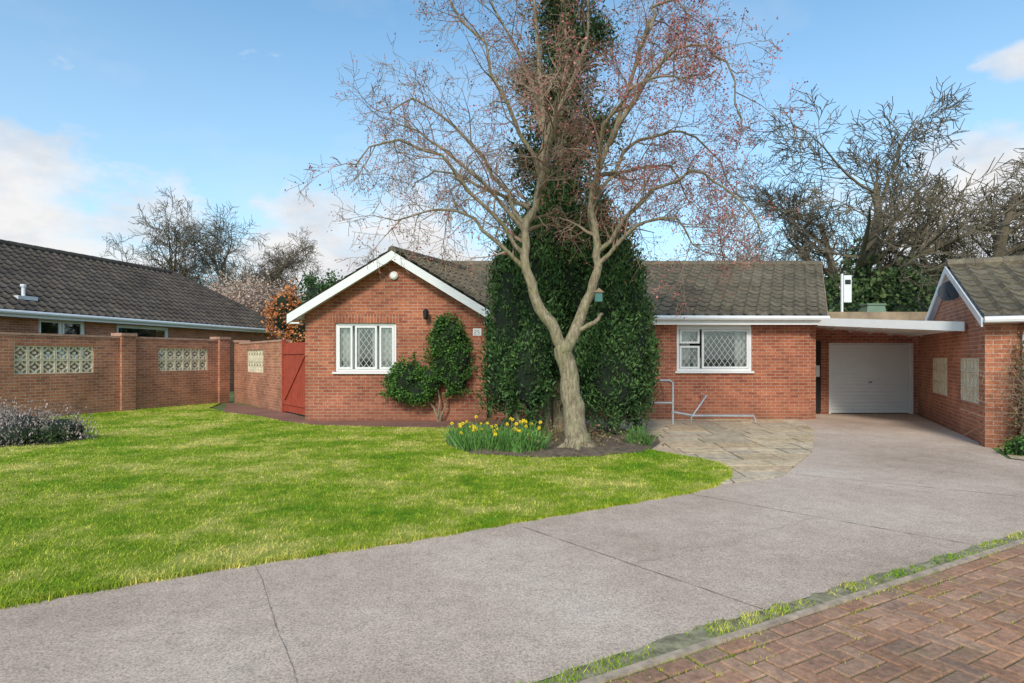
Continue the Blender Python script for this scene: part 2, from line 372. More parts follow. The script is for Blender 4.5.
# ------------------------------------------------------------------ ground surfaces
def sheet(name,poly,z,mat,th=0,parent=None):
    mb=MB()
    if th: mb.prism([(x,y,z-th) for x,y in poly],(0,0,th),mat)
    else: mb.face([(x,y,z) for x,y in poly],mat)
    return mb.done(name,parent)
sheet('ground',[(-600,-600),(600,-600),(600,900),(-600,900)],0,'ground')
dw=empty('driveway')
sheet('concrete',[(-14,-5.2),(-.6,2.36),(.04,2.73),(1.04,3.31),(2.23,3.96),(4.39,5.14),(10,8.2),(12.5,9.6),(9,8.4),(7.75,8.2),(7.35,8.9),(8.0,10.05),(10.85,16.2),(7.2,16.2),(-4,9.2),(-14,2)],.004,'drive',parent=dw)
mb=MB()
def crack(a,b,wd,jit,N):
    a=Vector((*a,.008)); b=Vector((*b,.008)); t=(b-a).normalized(); n=Vector((-t.y,t.x,0)); pr=None; off=0
    for i in range(N+1):
        off+=random.gauss(0,jit); off*=.9
        p=a.lerp(b,i/N)+n*off; wv=n*wd*random.uniform(.3,1.4)
        if pr: mb.face([pr[0],pr[1],p+wv,p-wv][::-1],'joint')
        pr=(p-wv,p+wv)
for a,b in (((3.2,8.0),(5.9,6.2)),((1.9,6.65),(3.7,4.78)),((.1,5.3),(1.5,3.55)),((8.0,10.3),(6.3,12.2))): crack(a,b,.0045,.002,40)
for a,b in (((-1.95,4.5),(-.75,2.3)),((-4.2,3.4),(-3,1.1))): crack(a,b,.0022,.003,60)
crack((.9,4.4),(3.1,5.7),.0015,.02,60); crack((4.6,7.0),(6.6,8.6),.0018,.02,60)
mb.done('expansion_joints',dw)

lawn=[(-11.9,3.0),(-7,2.45),(-4.5,2.98),(-3.65,3.31),(-3.07,3.6),(-2.66,3.88),(-1.9,4.35),(-.91,4.865),(.07,5.49),(1.1,6.12),(1.98,6.67),(2.4,7.05),(2.72,7.5),(2.88,7.95),(2.9,8.4),(2.7,8.9),(2.3,9.5),(2.0,10.5),(.5,12.2),(-1.3,12.65),(-2.83,12.8),(-4.4,13.2),(-5.3,13.9),(-6.2,15.0),(-7.7,16.2),(-8.9,17.6),(-9.6,19.9),(-10.6,17.5),(-11.95,14)]
lw=empty('lawn')
sheet('turf',lawn,.03,'lawn',.025,lw)
def inpoly(x,y,poly):
    c=np.zeros(len(x),bool); n=len(poly)
    for i in range(n):
        x1,y1=poly[i]; x2,y2=poly[i-1]
        if y1==y2: continue
        c^=((y1>y)!=(y2>y))&(x<(x2-x1)*(y-y1)/(y2-y1)+x1)
    return c
def npmesh(name,V,nper,mat,parent=None):
    me=bpy.data.meshes.new(name); n=len(V); nf=n//nper
    me.vertices.add(n); me.vertices.foreach_set('co',V.astype(np.float32).ravel())
    me.loops.add(n); me.loops.foreach_set('vertex_index',np.arange(n,dtype=np.int32))
    me.polygons.add(nf); me.polygons.foreach_set('loop_start',np.arange(0,n,nper,dtype=np.int32))
    try: me.polygons.foreach_set('loop_total',np.full(nf,nper,dtype=np.int32))
    except Exception: pass
    me.materials.append(M[mat]); me.update(calc_edges=True); me.validate()
    o=bpy.data.objects.new(name,me); COL.objects.link(o)
    if parent: o.parent=parent
    return o
def blades(name,poly,n,z,h,wd,parent,mat='blade',falloff=True,patch=False):
    P=np.array(poly); x=rng.uniform(P[:,0].min(),P[:,0].max(),n); y=rng.uniform(P[:,1].min(),P[:,1].max(),n)
    k=inpoly(x,y,poly)
    if falloff: k&=rng.random(n)<(3.6/np.maximum(y,3.6))**1.4
    if patch: k&=(np.sin(x*5.1)+np.sin(x*11.7+1)+np.sin(x*2.3+y*7)+np.sin(x*29))*.3+.45>rng.random(n)
    k&=np.abs(x)<y*1.15+1.5
    x=x[k]; y=y[k]; n=len(x)
    an=rng.uniform(0,2*np.pi,n); hh=h*rng.uniform(.4,1.3,n); ww=wd*rng.uniform(.7,1.3,n)*(1+np.maximum(0,y-5)*.12)
    ln=rng.normal(0,.6,(n,2))*hh[:,None]
    b=np.stack([x,y,np.full(n,z)],1); dx=np.stack([np.cos(an)*ww,np.sin(an)*ww,np.zeros(n)],1)
    tip=b+np.stack([ln[:,0],ln[:,1],hh],1)
    V=np.stack([b-dx,b+dx,tip],1).reshape(-1,3)
    return npmesh(name,V,3,mat,parent)
blades('grass_blades',lawn,850000,.028,.028,.0035,lw)
L=[];
for (a,b) in zip(lawn[1:15],lawn[2:16]):
    a=Vector(a);b=Vector(b); k=int((b-a).length*900)
    for _ in range(k):
        t=random.random(); p=a.lerp(b,t); q=Vector((b-a)).normalized(); o=Vector((q.y,-q.x))*abs(random.gauss(0,.012+.014*math.sin(p.x*9)**2))
        L.append((p.x+o.x,p.y+o.y))
L=np.array(L); n=len(L); hh=rng.uniform(.02,.05,n); an=rng.uniform(0,6.28,n)
b_=np.stack([L[:,0],L[:,1],np.full(n,.004)],1); dx=np.stack([np.cos(an)*.004,np.sin(an)*.004,np.zeros(n)],1)
npmesh('edge_tufts',np.stack([b_-dx,b_+dx,b_+np.stack([rng.normal(0,.012,n),rng.normal(0,.012,n),hh],1)],1).reshape(-1,3),3,'blade',lw)

sheet('brick_path',[(-9.4,19.9),(-7.8,16.1),(-6.3,14.9),(-5.4,13.8),(-4.4,13.1),(-2.83,12.7),(-1.3,12.55),(.6,12.1),(.9,14.6),(-4.9,14.5),(-6,16.3)],.012,'path')
e=Vector((.8725,.4886)); nn=Vector((.4886,-.8725)); K0=Vector((.30,2.75))
def ab(a,b,z): q=K0+e*a+nn*b; return (q.x,q.y,z)
rd=empty('block_paving')
mb=MB(); mb.face([ab(-30,.01,.003),ab(-30,20,.003),ab(40,20,.003),ab(40,.01,.003)],'sand'); mb.done('bedding_sand',rd)
mb=MB()
for i in range(-14,24):
    a=i*.45; mb.hexa([ab(a+.004,0.05,0),ab(a+.446,0.05,0),ab(a+.446,0,0),ab(a+.004,0,0),ab(a+.006,.048,.018),ab(a+.444,.048,.018),ab(a+.444,.004,.018),ab(a+.006,.004,.018)],'kerb')
mb.done('edging_kerb',rd)
mb=MB()
def paver(a0,a1,b0,b1):
    g=.005; c=.007; z=.014+random.uniform(-.003,.003); j=[random.uniform(-.002,.002) for _ in range(4)]
    a0+=g;a1-=g;b0+=g;b1-=g
    bot=[ab(a0,b1,0),ab(a1,b1,0),ab(a1,b0,0),ab(a0,b0,0)]; mid=[ab(a0,b1,z-c),ab(a1,b1,z-c),ab(a1,b0,z-c),ab(a0,b0,z-c)]
    top=[ab(a0+c,b1-c,z+j[0]),ab(a1-c,b1-c,z+j[1]),ab(a1-c,b0+c,z+j[2]),ab(a0+c,b0+c,z+j[3])]
    b=len(mb.v); mb.v+=bot+mid+top; i=mb.mi('paver')
    mb.f.append([b+8,b+9,b+10,b+11]); mb.m.append(i)
    for r in (0,4):
        for k in range(4):
            k2=(k+1)%4; mb.f.append([b+r+k,b+r+k2,b+r+4+k2,b+r+4+k]); mb.m.append(i)
U=.103
for x in range(-22,90):
    for y in range(0,34):
        k=(x-y)%4
        if k==0: paver(x*U,(x+2)*U,.17+y*U,.17+(y+1)*U)
        elif k==3: paver(x*U,(x+1)*U,.17+y*U,.17+(y+2)*U)
        elif k==2 and y==0: paver(x*U,(x+1)*U,.17,.17+U)
for x in range(-10,45): paver(x*.206,x*.206+.2,.06,.165)
mb.done('clay_pavers',rd,uvs=False)
n=26000; a_=rng.uniform(-1,7,n); bb_=rng.exponential(.22,n); ki=((np.abs((a_/U)%1-.5)>.45)|(np.abs(((bb_-.17)/U)%1-.5)>.45))&(np.sin(a_*3.1)+np.sin(a_*7+bb_*9)>-.2)
a_=a_[ki]; bb_=bb_[ki]; n=len(a_); X=K0.x+e.x*a_+nn.x*bb_; Y=K0.y+e.y*a_+nn.y*bb_; an=rng.uniform(0,6.28,n)
b_=np.stack([X,Y,np.full(n,.006)],1); dx=np.stack([np.cos(an)*.003,np.sin(an)*.003,0*an],1)
npmesh('joint_weeds',np.stack([b_-dx,b_+dx,b_+np.stack([rng.normal(0,.006,n),rng.normal(0,.006,n),rng.uniform(.008,.022,n)],1)],1).reshape(-1,3),3,'blade',rd)
strip=[(-2.2,1.46),(-.6,2.36),(.04,2.73),(1.04,3.31),(2.23,3.97),(4.39,5.14),(9.6,7.99),(9.6,7.96),(.30,2.75),(-2.2,1.35)]
out_=[]
P0=[Vector(p) for p in strip[:7]]
for p,q in zip(P0,P0[1:]):
    m_=max(2,int((q-p).length/.09))
    for i in range(m_):
        t=(q-p).normalized(); out_.append(p.lerp(q,i/m_)+Vector((-t.y,t.x))*random.uniform(-.025,.035))
strip=[tuple(p) for p in out_]+strip[6:]
vg=empty('grass_verge')
sheet('verge_soil',strip,.007,'moss',parent=vg)
blades('verge_grass',strip,480000,.006,.026,.0035,vg,falloff=False,patch=True)
def clip(poly,conv):
    out=poly
    for i in range(len(conv)):
        a=Vector(conv[i-1]); b=Vector(conv[i]); inp=out; out=[]
        f=lambda p:(b.x-a.x)*(p[1]-a.y)-(b.y-a.y)*(p[0]-a.x)
        for k in range(len(inp)):
            P=inp[k-1];Q=inp[k]; fp=f(P);fq=f(Q)
            if (fp>=0)!=(fq>=0):
                t=fp/(fp-fq); out.append((P[0]+(Q[0]-P[0])*t,P[1]+(Q[1]-P[1])*t))
            if fq>=0: out.append(Q)
        if not out: return []
    return out
conv=[(2.5,7.1),(3.4,7.55),(4.75,9.5),(6.2,12.3),(6.95,14.58),(.8,14.58),(1.2,9.0)]
pt=empty('flagstone_patio'); sheet('mortar_bed',conv,.010,'mortar',parent=pt)
mb=MB(); y=6.9
while y<14.6:
    h=random.choice((.45,.6,.6,.75)); x=.5+random.uniform(0,.4)
    while x<7.2:
        w_=random.choice((.45,.6,.75,.9)); g=.014
        hs=[(y,y+h)] if random.random()<.7 or h<.5 else [(y,y+h/2),(y+h/2,y+h)]
        for ya,yb in hs:
            r=[(x+g,ya+g),(x+w_-g,ya+g),(x+w_-g,yb-g),(x+g,yb-g)]
            r=[(p[0]*.97+.06*(p[1]-10)+random.uniform(-.008,.008),p[1]+random.uniform(-.008,.008)) for p in r]
            c=clip(r,conv)
            if len(c)>2: mb.prism([(p[0],p[1],.006) for p in c],(0,0,.012+random.uniform(0,.004)),'flag')
        x+=w_
    y+=h
mb.done('flagstones',pt,uvs=False)
sheet('gravel_bed',[(7.4,8.9),(7.72,8.25),(9,8.42),(12,9.3),(12.2,9.4),(8.1,10.0)],.012,'gravel')

# ------------------------------------------------------------------ main house
H=empty('brick_house')
mb=MB(); fr=MB(); gl=MB(); cu=MB()
GX0,GX1=-4.93,-.6
wall(mb,(GX0,14.3),(GX1,14.3),0,2.6,.25,[(.71,2.17,1.17,2.33)],'brick')
mb.prism([(GX0,14.3,2.6),(GX1,14.3,2.6),(-2.765,14.3,3.93)],(0,.25,0),'brick')
mb.hexa([(GX0,14.55,0),(GX0+.25,14.55,0),(GX0+.25,21,0),(GX0,21,0),(GX0,14.55,2.6),(GX0+.25,14.55,2.6),(GX0+.25,21,2.6),(GX0,21,2.6)],'brick')
bar(mb,(GX0,14.3),(1,0),.6,2.28,-.003,.1,2.33,2.55,'soldier')
wall(mb,(GX1,14.6),(7.25,14.6),0,2.4,.08,[(4.61,6.42,1.18,2.4)],'brick')
mb.hexa([(7.0,14.71,0),(7.25,14.71,0),(7.25,21.4,0),(7.0,21.4,0),(7.0,14.71,2.5),(7.25,14.71,2.5),(7.25,21.4,2.5),(7.0,21.4,2.5)],'brick')
mb.prism([(7.2,14.8,2.5),(7.2,21.4,2.5),(7.2,18,4.1)],(.05,0,0),'brick')
mb.box(-4.9,7.25,21.15,21.4,0,2.5,'brick')
mb.done('walls',H,shear)
window(fr,gl,(GX0,14.3),(1,0),.71,2.17,1.17,2.33,[(0.02,.30,.03,.97),(.30,.70,.03,.97),(.70,.98,.03,.97)])
bar(fr,(GX1,14.6),(1,0),4.61,6.42,.02,.10,2.25,2.4,'white')
window(fr,gl,(GX1,14.6),(1,0),4.61,6.42,1.18,2.25,[(.02,.32,.03,.60),(.02,.32,.60,.97),(.32,.98,.03,.97)],inset=.0)
curtain(cu,(GX0,14.3),(1,0),.7,1.25,.22,1.1,2.4); curtain(cu,(GX0,14.3),(1,0),1.55,2.18,.22,1.1,2.4)
curtain(cu,(GX1,14.6),(1,0),4.7,5.0,.25,1.1,2.4); curtain(cu,(GX1,14.6),(1,0),6.1,6.42,.25,1.1,2.4)
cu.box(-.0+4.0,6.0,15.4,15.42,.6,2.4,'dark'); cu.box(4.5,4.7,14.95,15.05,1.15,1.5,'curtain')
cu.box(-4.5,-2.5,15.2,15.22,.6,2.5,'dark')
fr.done('window_frames',H); gl.done('window_glass',H,uvs=False); cu.done('curtains',H,uvs=False)
AX,AZ,EZ=-2.81,4.0,2.50; half=2.44
rf=MB(); k1=Vector((K,1,0)); kl=k1.length
slope=Vector((-half,0,AZ-EZ))
roof(rf,(AX+half,14.02,EZ),k1,slope,3.5*kl,slope.length)
roof(rf,(AX-half,14.02,EZ),k1,Vector((half,0,AZ-EZ)),7.0*kl,slope.length)
es=Vector((K*3.75,3.75,1.79))
roof(rf,(-.5,14.25,2.5),(1,0,0),es,7.98,es.length)
roof(rf,Vector((-5.0,14.25,2.5))+es*.45,(1,0,0),es,4.5,es.length*.55)
es2=Vector((-K*3.75,-3.75,1.79))
roof(rf,(-5.0+K*7.5,21.75,2.5),(1,0,0),es2,12.48,es2.length)
def ridge(mb,a,b,mat,r=.12):
    a=Vector(a);b=Vector(b); n=int((b-a).length/.45);
    for i in range(n):
        p=a.lerp(b,i/n); q=a.lerp(b,(i+1)/n); z=Vector((0,0,.02)); mb.tube([p+z,p.lerp(q,.9)+z,q+z*.6],[r*1.06,r,r*.96],8,mat,cap=True)
ridge(rf,(AX,14.02,AZ-.02),(AX+K*3.45,17.47,AZ-.02),'roof'); ridge(rf,(-5+K*3.75,18,4.27),(7.48+K*3.75,18,4.27),'roof')
rf.done('roof',H)
tr_=MB()
for sg in (1,-1):
    poly=[(AX+sg*half,13.985,EZ-.2),(AX+sg*half,13.985,EZ+.01),(AX,13.985,AZ+.0),(AX,13.985,AZ-.215)]
    tr_.prism(poly,(0,.025,0),'white')
    tr_.prism([(AX+sg*half,14.012,EZ-.16),(AX+sg*half,14.012,EZ-.14),(AX,14.012,AZ-.14),(AX,14.012,AZ-.16)],(0,.287,0),'white')
    tr_.box(min(AX+sg*half,AX+sg*(half-.28)),max(AX+sg*half,AX+sg*(half-.28)),14.015,14.29,EZ-.2,EZ-.165,'white')
tr_.box(-.34,7.46,14.27,14.295,2.29,2.47,'white'); tr_.box(-.34,7.46,14.296,14.6,2.37,2.398,'white')
tr_.tube([(-.3,14.2,2.46),(7.5,14.2,2.44)],.058,8,'white',cap=True)
tr_.prism([(7.49,14.25,2.38),(7.49,14.25,2.5),(7.49+K*3.75,18,4.3),(7.49+K*3.75,18,4.18)],(.02,0,0),'brown')
tr_.tube([(-5.2,14.05,2.47),(-5.2+K*6,20,2.47)],.055,8,'white',cap=True)
tr_.done('fascias_and_gutters',H)
ft=MB()
ft.tube([(-2.81,14.299,3.46),(-2.81,14.25,3.46),(-2.81,14.22,3.46)],[.1,.1,.06],14,'white',cap=True)
ft.box(-2.06,-2.0,14.24,14.297,2.5,2.62,'black'); ft.tube([(-2.03,14.24,2.6),(-2.03,14.12,2.64)],.012,6,'black'); ft.tube([(-2.03,14.12,2.66),(-2.03,14.12,2.6),(-2.03,14.12,2.44),(-2.03,14.12,2.40)],[.02,.08,.06,.02],6,'black',cap=True)
ft.box(-.93,-.73,14.285,14.298,2.03,2.2,'white')
for i,(x,segs) in enumerate(((-.895,'2'),(-.82,'5'))):
    for (a,b,c,d) in {'2':((0,0,1,.1),(0,1,1,1.1),(.85,.5,1,1),(0,.5,1,.6),(0,0,.15,.5)),'5':((0,0,1,.1),(0,1,1,1.1),(0,.5,.15,1),(0,.5,1,.6),(.85,0,1,.5))}[segs]:
        ft.box(x+a*.045,x+c*.045,14.28,14.2855,2.06+b*.09,2.06+d*.09,'black')
ft.done('wall_fittings',H)

# ------------------------------------------------------------------ attached garage + carport
G=empty('garage_with_carport'); mb=MB()
wall(mb,(7.6,16),(11.4,16),0,2.5,.2,[(.85,3.12,0,1.9)],'brick')
mb.done('garage_front_wall',G)
mb=MB(); mb.hexa([(7.62,16.21,0),(11.3,16.21,0),(13.9,21.5,0),(10.2,21.5,0),(7.62,16.21,2.45),(11.3,16.21,2.45),(13.9,21.5,2.45),(10.2,21.5,2.45)],'brick3'); mb.done('garage_body',G)
mb=MB(); mb.hexa([(7.55,15.9,2.505),(11.6,15.9,2.505),(14.2,21.6,2.5),(10.1,21.6,2.5),(7.55,15.9,2.72),(11.6,15.9,2.72),(14.2,21.6,2.8),(10.1,21.6,2.8)],'brown'); mb.done('garage_flat_roof',G)
mb=MB(); x0,x1=8.52,10.65
for i in range(19):
    z=.03+i*.0965
    mb.hexa([(x0,16.06,z),(x1,16.06,z),(x1,16.13,z),(x0,16.13,z),(x0,16.068,z+.08),(x1,16.068,z+.08),(x1,16.13,z+.08),(x0,16.13,z+.08)],'white')
    mb.hexa([(x0,16.085,z+.0805),(x1,16.085,z+.0805),(x1,16.13,z+.0805),(x0,16.13,z+.0805),(x0,16.085,z+.096),(x1,16.085,z+.096),(x1,16.13,z+.096),(x0,16.13,z+.096)],'white')
mb.box(8.45,8.518,16.03,16.15,0,1.9,'white'); mb.box(10.652,10.72,16.03,16.15,0,1.9,'white'); mb.box(8.52,10.65,16.03,16.15,1.868,1.9,'white')
mb.box(9.54,9.62,16.03,16.058,.84,.865,'black'); mb.done('garage_door',G)
mb=MB()
q=[(7.3,14.28,2.30),(8.52,11.28,2.03),(10.75,15.9,2.08),(7.95,15.9,2.30)]
mb.prism(q,(0,0,.10),'white')
a=Vector(q[0]);b=Vector(q[1]); d=(b-a); dn=Vector((-abs(d.y),-abs(d.x)*1,0)).normalized()*.03
mb.hexa([a+dn+Vector((0,0,-.03)),b+dn+Vector((0,0,-.03)),b+Vector((0,0,-.03))*1,a+Vector((0,0,-.03)),a+dn+Vector((0,0,.15)),b+dn+Vector((0,0,.15)),b+Vector((0,0,.15)),a+Vector((0,0,.15))],'white')
for t in np.linspace(.15,.9,5):
    p=Vector(q[0]).lerp(Vector(q[1]),t); r=Vector(q[3]).lerp(Vector(q[2]),t)
    mb.hexa([p+Vector((0.02,0,-.045)),p+Vector((.07,0,-.045)),r+Vector((.07,0,-.045)),r+Vector((.02,0,-.045)),p+Vector((.02,0,-.003)),p+Vector((.07,0,-.003)),r+Vector((.07,0,-.003)),r+Vector((.02,0,-.003))],'white_d')
mb.done('carport_roof',G)
mb=MB(); mb.box(7.98,8.2,15.93,15.998,.05,1.95,'black'); mb.box(8.05,8.15,15.9,15.93,1.0,1.3,'white'); mb.done('dark_panel',G)  # black panel left of the garage door, with a small white box

# ------------------------------------------------------------------ decorative screen block panels
def screen(mb,p0,d,s0,s1,z0,z1,y=-.0):
    nx=max(1,round((s1-s0)/.29)); nz=max(1,round((z1-z0)/.29)); w_=(s1-s0)/nx; h=(z1-z0)/nz
    P=Vector((*p0,0)); dv=Vector((*d,0)).normalized(); nv=Vector((-dv.y,dv.x,0))
    pt_=lambda s,yy,z:P+dv*s+nv*yy+Vector((0,0,z))
    for i in range(nx):
        for j in range(nz):
            a=s0+i*w_+.004; c=z0+j*h+.004; ww=w_-.008; hh=h-.008; t=.026
            for (u0,u1,v0,v1) in ((0,1,0,t/hh),(0,1,1-t/hh,1),(0,t/ww,t/hh,1-t/hh),(1-t/ww,1,t/hh,1-t/hh)):
                bar(mb,p0,d,a+u0*ww,a+u1*ww,y,y+.09,c+v0*hh,c+v1*hh,'screen')
            cx,cz=a+ww/2,c+hh/2; R=ww*.5
            for ox,oz,a0 in ((0,0,0),(1,0,90),(1,1,180),(0,1,270)):
                X=a+ox*ww; Z=c+oz*hh; pr=None
                for k in range(7):
                    an=math.radians(a0+k*15); p1=(X+math.cos(an)*R,Z+math.sin(an)*R); p2=(X+math.cos(an)*(R-.034),Z+math.sin(an)*(R-.034))
                    if pr:
                        mb.hexa([pt_(pr[0][0],y+.01,pr[0][1]),pt_(p1[0],y+.01,p1[1]),pt_(p2[0],y+.01,p2[1]),pt_(pr[1][0],y+.01,pr[1][1]),
                                 pt_(pr[0][0],y+.08,pr[0][1]),pt_(p1[0],y+.08,p1[1]),pt_(p2[0],y+.08,p2[1]),pt_(pr[1][0],y+.08,pr[1][1])],'screen')
                    pr=(p1,p2)
            bar(mb,p0,d,cx-.03,cx+.03,y+.012,y+.078,cz-.03,cz+.03,'screen')
def gwall(name,p0,p1,h,scr,piers,mat='brick2'):
    E=empty(name); mb=MB(); p0v=Vector(p0);p1v=Vector(p1); d=(p1v-p0v); Ln=d.length
    wall(mb,p0,p1,0,h,.22,[(a,b,c,e_) for a,b,c,e_ in scr],mat); mb.done('brickwork',E)
    mb=MB(); x=0
    while x<Ln-.01:
        x2=min(Ln,x+.45); bar(mb,p0,d,x+.002,x2-.002,-.02,.24,h+.001,h+.055,'coping'); x=x2
    mb.done('coping',E)
    mb=MB()
    for s in piers:
        bar(mb,p0,d,s-.2,s+.2,-.08,.3,0,h+.06,mat); bar(mb,p0,d,s-.23,s+.23,-.11,.33,h+.061,h+.14,'coping')
    mb.done('piers',E)
    if scr:
        mb=MB()
        for a,b,c,e_ in scr: screen(mb,p0,d,a,b,c,e_,.03)
        mb.done('screen_blocks',E)
    return E
A0=(-12.72,12.15); A1=(-9.47,20)
gwall('brick_garden_wall',A0,A1,2.05,[(2.3,4.15,1.1,1.8),(6.0,7.7,1.1,1.8)],[5.05,8.3])
gwall('brick_garden_wall',(-9.25,20.2),(-6.3,16.45),1.95,[(1.2,3.0,1.05,1.75)],[.1])
g=empty('wooden_gate'); mb=MB(); d=Vector((-5.1+6.22,14.95-16.35)); Lg=d.length
n=10
for i in range(n):
    bar(mb,(-6.22,16.35),d,Lg*i/n+.006,Lg*(i+1)/n-.006,.0,.025,.06,1.9,'gate')
bar(mb,(-6.22,16.35),d,0.02,Lg-.02,-.03,-.002,.25,.36,'gate'); bar(mb,(-6.22,16.35),d,0.02,Lg-.02,-.03,-.002,1.6,1.71,'gate')
p0=Vector((-6.22,16.35)); dn_=d.normalized(); nv=Vector((-dn_.y,dn_.x))
def gp(s,z,y): q=p0+dn_*s+nv*y; return Vector((q.x,q.y,z))
mb.hexa([gp(.05,.37,-.03),gp(.17,.37,-.03),gp(.17,.37,-.004),gp(.05,.37,-.004),gp(Lg-.17,1.59,-.03),gp(Lg-.05,1.59,-.03),gp(Lg-.05,1.59,-.004),gp(Lg-.17,1.59,-.004)],'gate')
bar(mb,(-6.22,16.35),d,-.08,0,-.03,.07,0,2.0,'gate'); mb.done('gate_boards',g)

# ------------------------------------------------------------------ left neighbour bungalow
Nh=empty('neighbour_bungalow'); E0=Vector((-14.85,17.4)); ed=Vector((.233,.972)).normalized(); pv=Vector((-ed.y,ed.x))
def np3(s,p,z): q=E0+ed*s+pv*p; return Vector((q.x,q.y,z))
a=E0+ed*(-8)+pv*.35
mb=MB();
wall(mb,tuple(a),tuple(a+ed*21.7),0,2.9,.2,[(9.4,11.0,1.5,2.75),(12.2,14.6,1.7,2.7)],'brick3')
mb.box(-18.2,-12.4,30.6,30.8,0,2.85,'brick3'); mb.done('walls',Nh)
fr=MB(); gl=MB()
window(fr,gl,tuple(a),ed,9.4,11.0,1.5,2.75,[(.02,.5,.03,.97),(.5,.98,.03,.97)],False); window(fr,gl,tuple(a),ed,12.2,14.6,1.7,2.7,[(.02,.98,.03,.97)],False)
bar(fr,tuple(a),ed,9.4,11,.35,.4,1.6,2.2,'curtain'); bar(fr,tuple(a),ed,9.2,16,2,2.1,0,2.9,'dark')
fr.done('window_frames',Nh); gl.done('window_glass',Nh,uvs=False)
mb=MB(); esn=Vector((pv.x*3.8,pv.y*3.8,2.6)); ed3=Vector((ed.x,ed.y,0))
roof(mb,np3(-8,0,2.92),ed3,esn,22,esn.length,(0,3.6),'roof2')
esb=Vector((-pv.x*3.8,-pv.y*3.8,2.6)); roof(mb,np3(-8,7.6,2.92),ed3,esb,22,esb.length,(0,3.6),'roof2')
eh=Vector((-ed.x*3.6,-ed.y*3.6,2.6)); roof(mb,np3(14,0,2.92),Vector((pv.x,pv.y,0)),eh,7.6,eh.length,(3.8,3.8),'roof2')
ridge(mb,np3(-8,3.8,5.5),np3(10.4,3.8,5.5),'roof2',.13); ridge(mb,np3(10.4,3.8,5.5),np3(13.95,.05,2.98),'roof2',.12)
mb.done('roof',Nh)
mb=MB(); bar(mb,tuple(E0),ed,-8,14,.0,.03,2.72,2.9,'white'); bar(mb,tuple(E0),ed,-8,14,.031,.34,2.76,2.79,'white')
mb.tube([np3(-8,-.06,2.86),np3(14.05,-.06,2.86)],.06,8,'white',cap=True);
mb.tube([np3(1.2,.7,3.3),np3(1.2,.7,3.75)],.05,8,'white',cap=True); mb.tube([np3(1.2,.7,3.72),np3(1.2,.7,3.8)],.08,8,'white',cap=True); bar(mb,tuple(E0),ed,.9,1.5,.5,.9,3.3,3.42,'white_d')
mb.tube([np3(14,0,2.8),np3(14,.2,2.6),np3(14,.2,0)],.035,6,'white'); mb.done('fascia_and_gutter',Nh)

# ------------------------------------------------------------------ right neighbour garage
R=empty('neighbour_garage'); Aa=Vector((8.0,10.1)); Bb=Vector((10.1,14.5)); gd=(Bb-Aa); GL=gd.length; gd.normalize(); fd=Vector((.9,-.43)).normalized()
mb=MB()
d2=-gd; S=lambda s:GL-s
ops=[(S(1.89),S(.26),.68,1.5),(S(4.6),S(3.0),.68,1.5)]
wall(mb,tuple(Bb+gd*1.6),tuple(Aa),0,2.27,.2,[(a+1.6,b+1.6,c,e_) for a,b,c,e_ in ops],'brick3')
mid=(Aa+Bb)/2; inn=fd*.2
mb.prism([(Aa.x,Aa.y,2.27),(Bb.x,Bb.y,2.27),(mid.x,mid.y,3.35)],(inn.x,inn.y,0),'brick3')
f0=Aa+gd*.0+fd*.2
wall(mb,tuple(f0),tuple(f0+fd*6),0,2.27,.2,[],'brick3')
bar(mb,tuple(Aa-fd*.05),tuple(fd),0,.42,-.08,.3,0,2.05,'brick3'); bar(mb,tuple(Aa-fd*.05),tuple(fd),-.03,.45,-.11,.33,2.051,2.13,'coping')
mb.done('walls',R)
mb=MB()
for o in ops: screen(mb,tuple(Bb),tuple(d2),o[0],o[1],.68,1.5,.01)
mb.done('screen_blocks',R)
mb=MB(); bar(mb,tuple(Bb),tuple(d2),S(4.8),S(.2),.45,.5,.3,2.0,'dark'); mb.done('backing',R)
mb=MB(); fd3=Vector((fd.x,fd.y,0)); h2=GL/2+.3; rz=3.38; ez=rz-1.1/(GL/2)*h2
o=mid-fd*.12
sl=Vector((gd.x*h2,gd.y*h2,rz-ez)); roof(mb,Vector((o.x-gd.x*h2,o.y-gd.y*h2,ez)),fd3,sl,6.4,sl.length,(0,0),'roof')
sl2=Vector((-gd.x*h2,-gd.y*h2,rz-ez)); roof(mb,Vector((o.x+gd.x*h2,o.y+gd.y*h2,ez)),fd3,sl2,6.4,sl2.length,(0,0),'roof')
ridge(mb,(o.x,o.y,rz),(o.x+fd.x*6.4,o.y+fd.y*6.4,rz),'roof'); mb.done('roof',R)
mb=MB(); oo=o-fd*.03
for sg in (1,-1):
    ex_=Vector((oo.x+sg*gd.x*h2,oo.y+sg*gd.y*h2,ez)); tp=Vector((oo.x,oo.y,rz)); z=Vector((0,0,.13))
    mb.prism([ex_-z,ex_+z*.05,tp+z*.05,tp-z],Vector((fd.x,fd.y,0))*.025,'white')
g0=Vector((o.x-gd.x*(h2+.05),o.y-gd.y*(h2+.05),ez-.02)); mb.tube([g0,g0+fd3*6.3],.055,8,'white',cap=True)
gg=g0+fd3*.60; mb.tube([gg,gg+Vector((gd.x*.3,gd.y*.3,-.25)),gg+Vector((gd.x*.3,gd.y*.3,-2.0))],.034,8,'white')
mb.done('fascia_and_downpipe',R)
mb=MB(); c0_=Aa+gd*2.1; c3=Vector((c0_.x,c0_.y,2.85)); out=Vector((-fd.x,-fd.y,0)); ax=(out*.8+Vector((0,-.9,.3))).normalized()
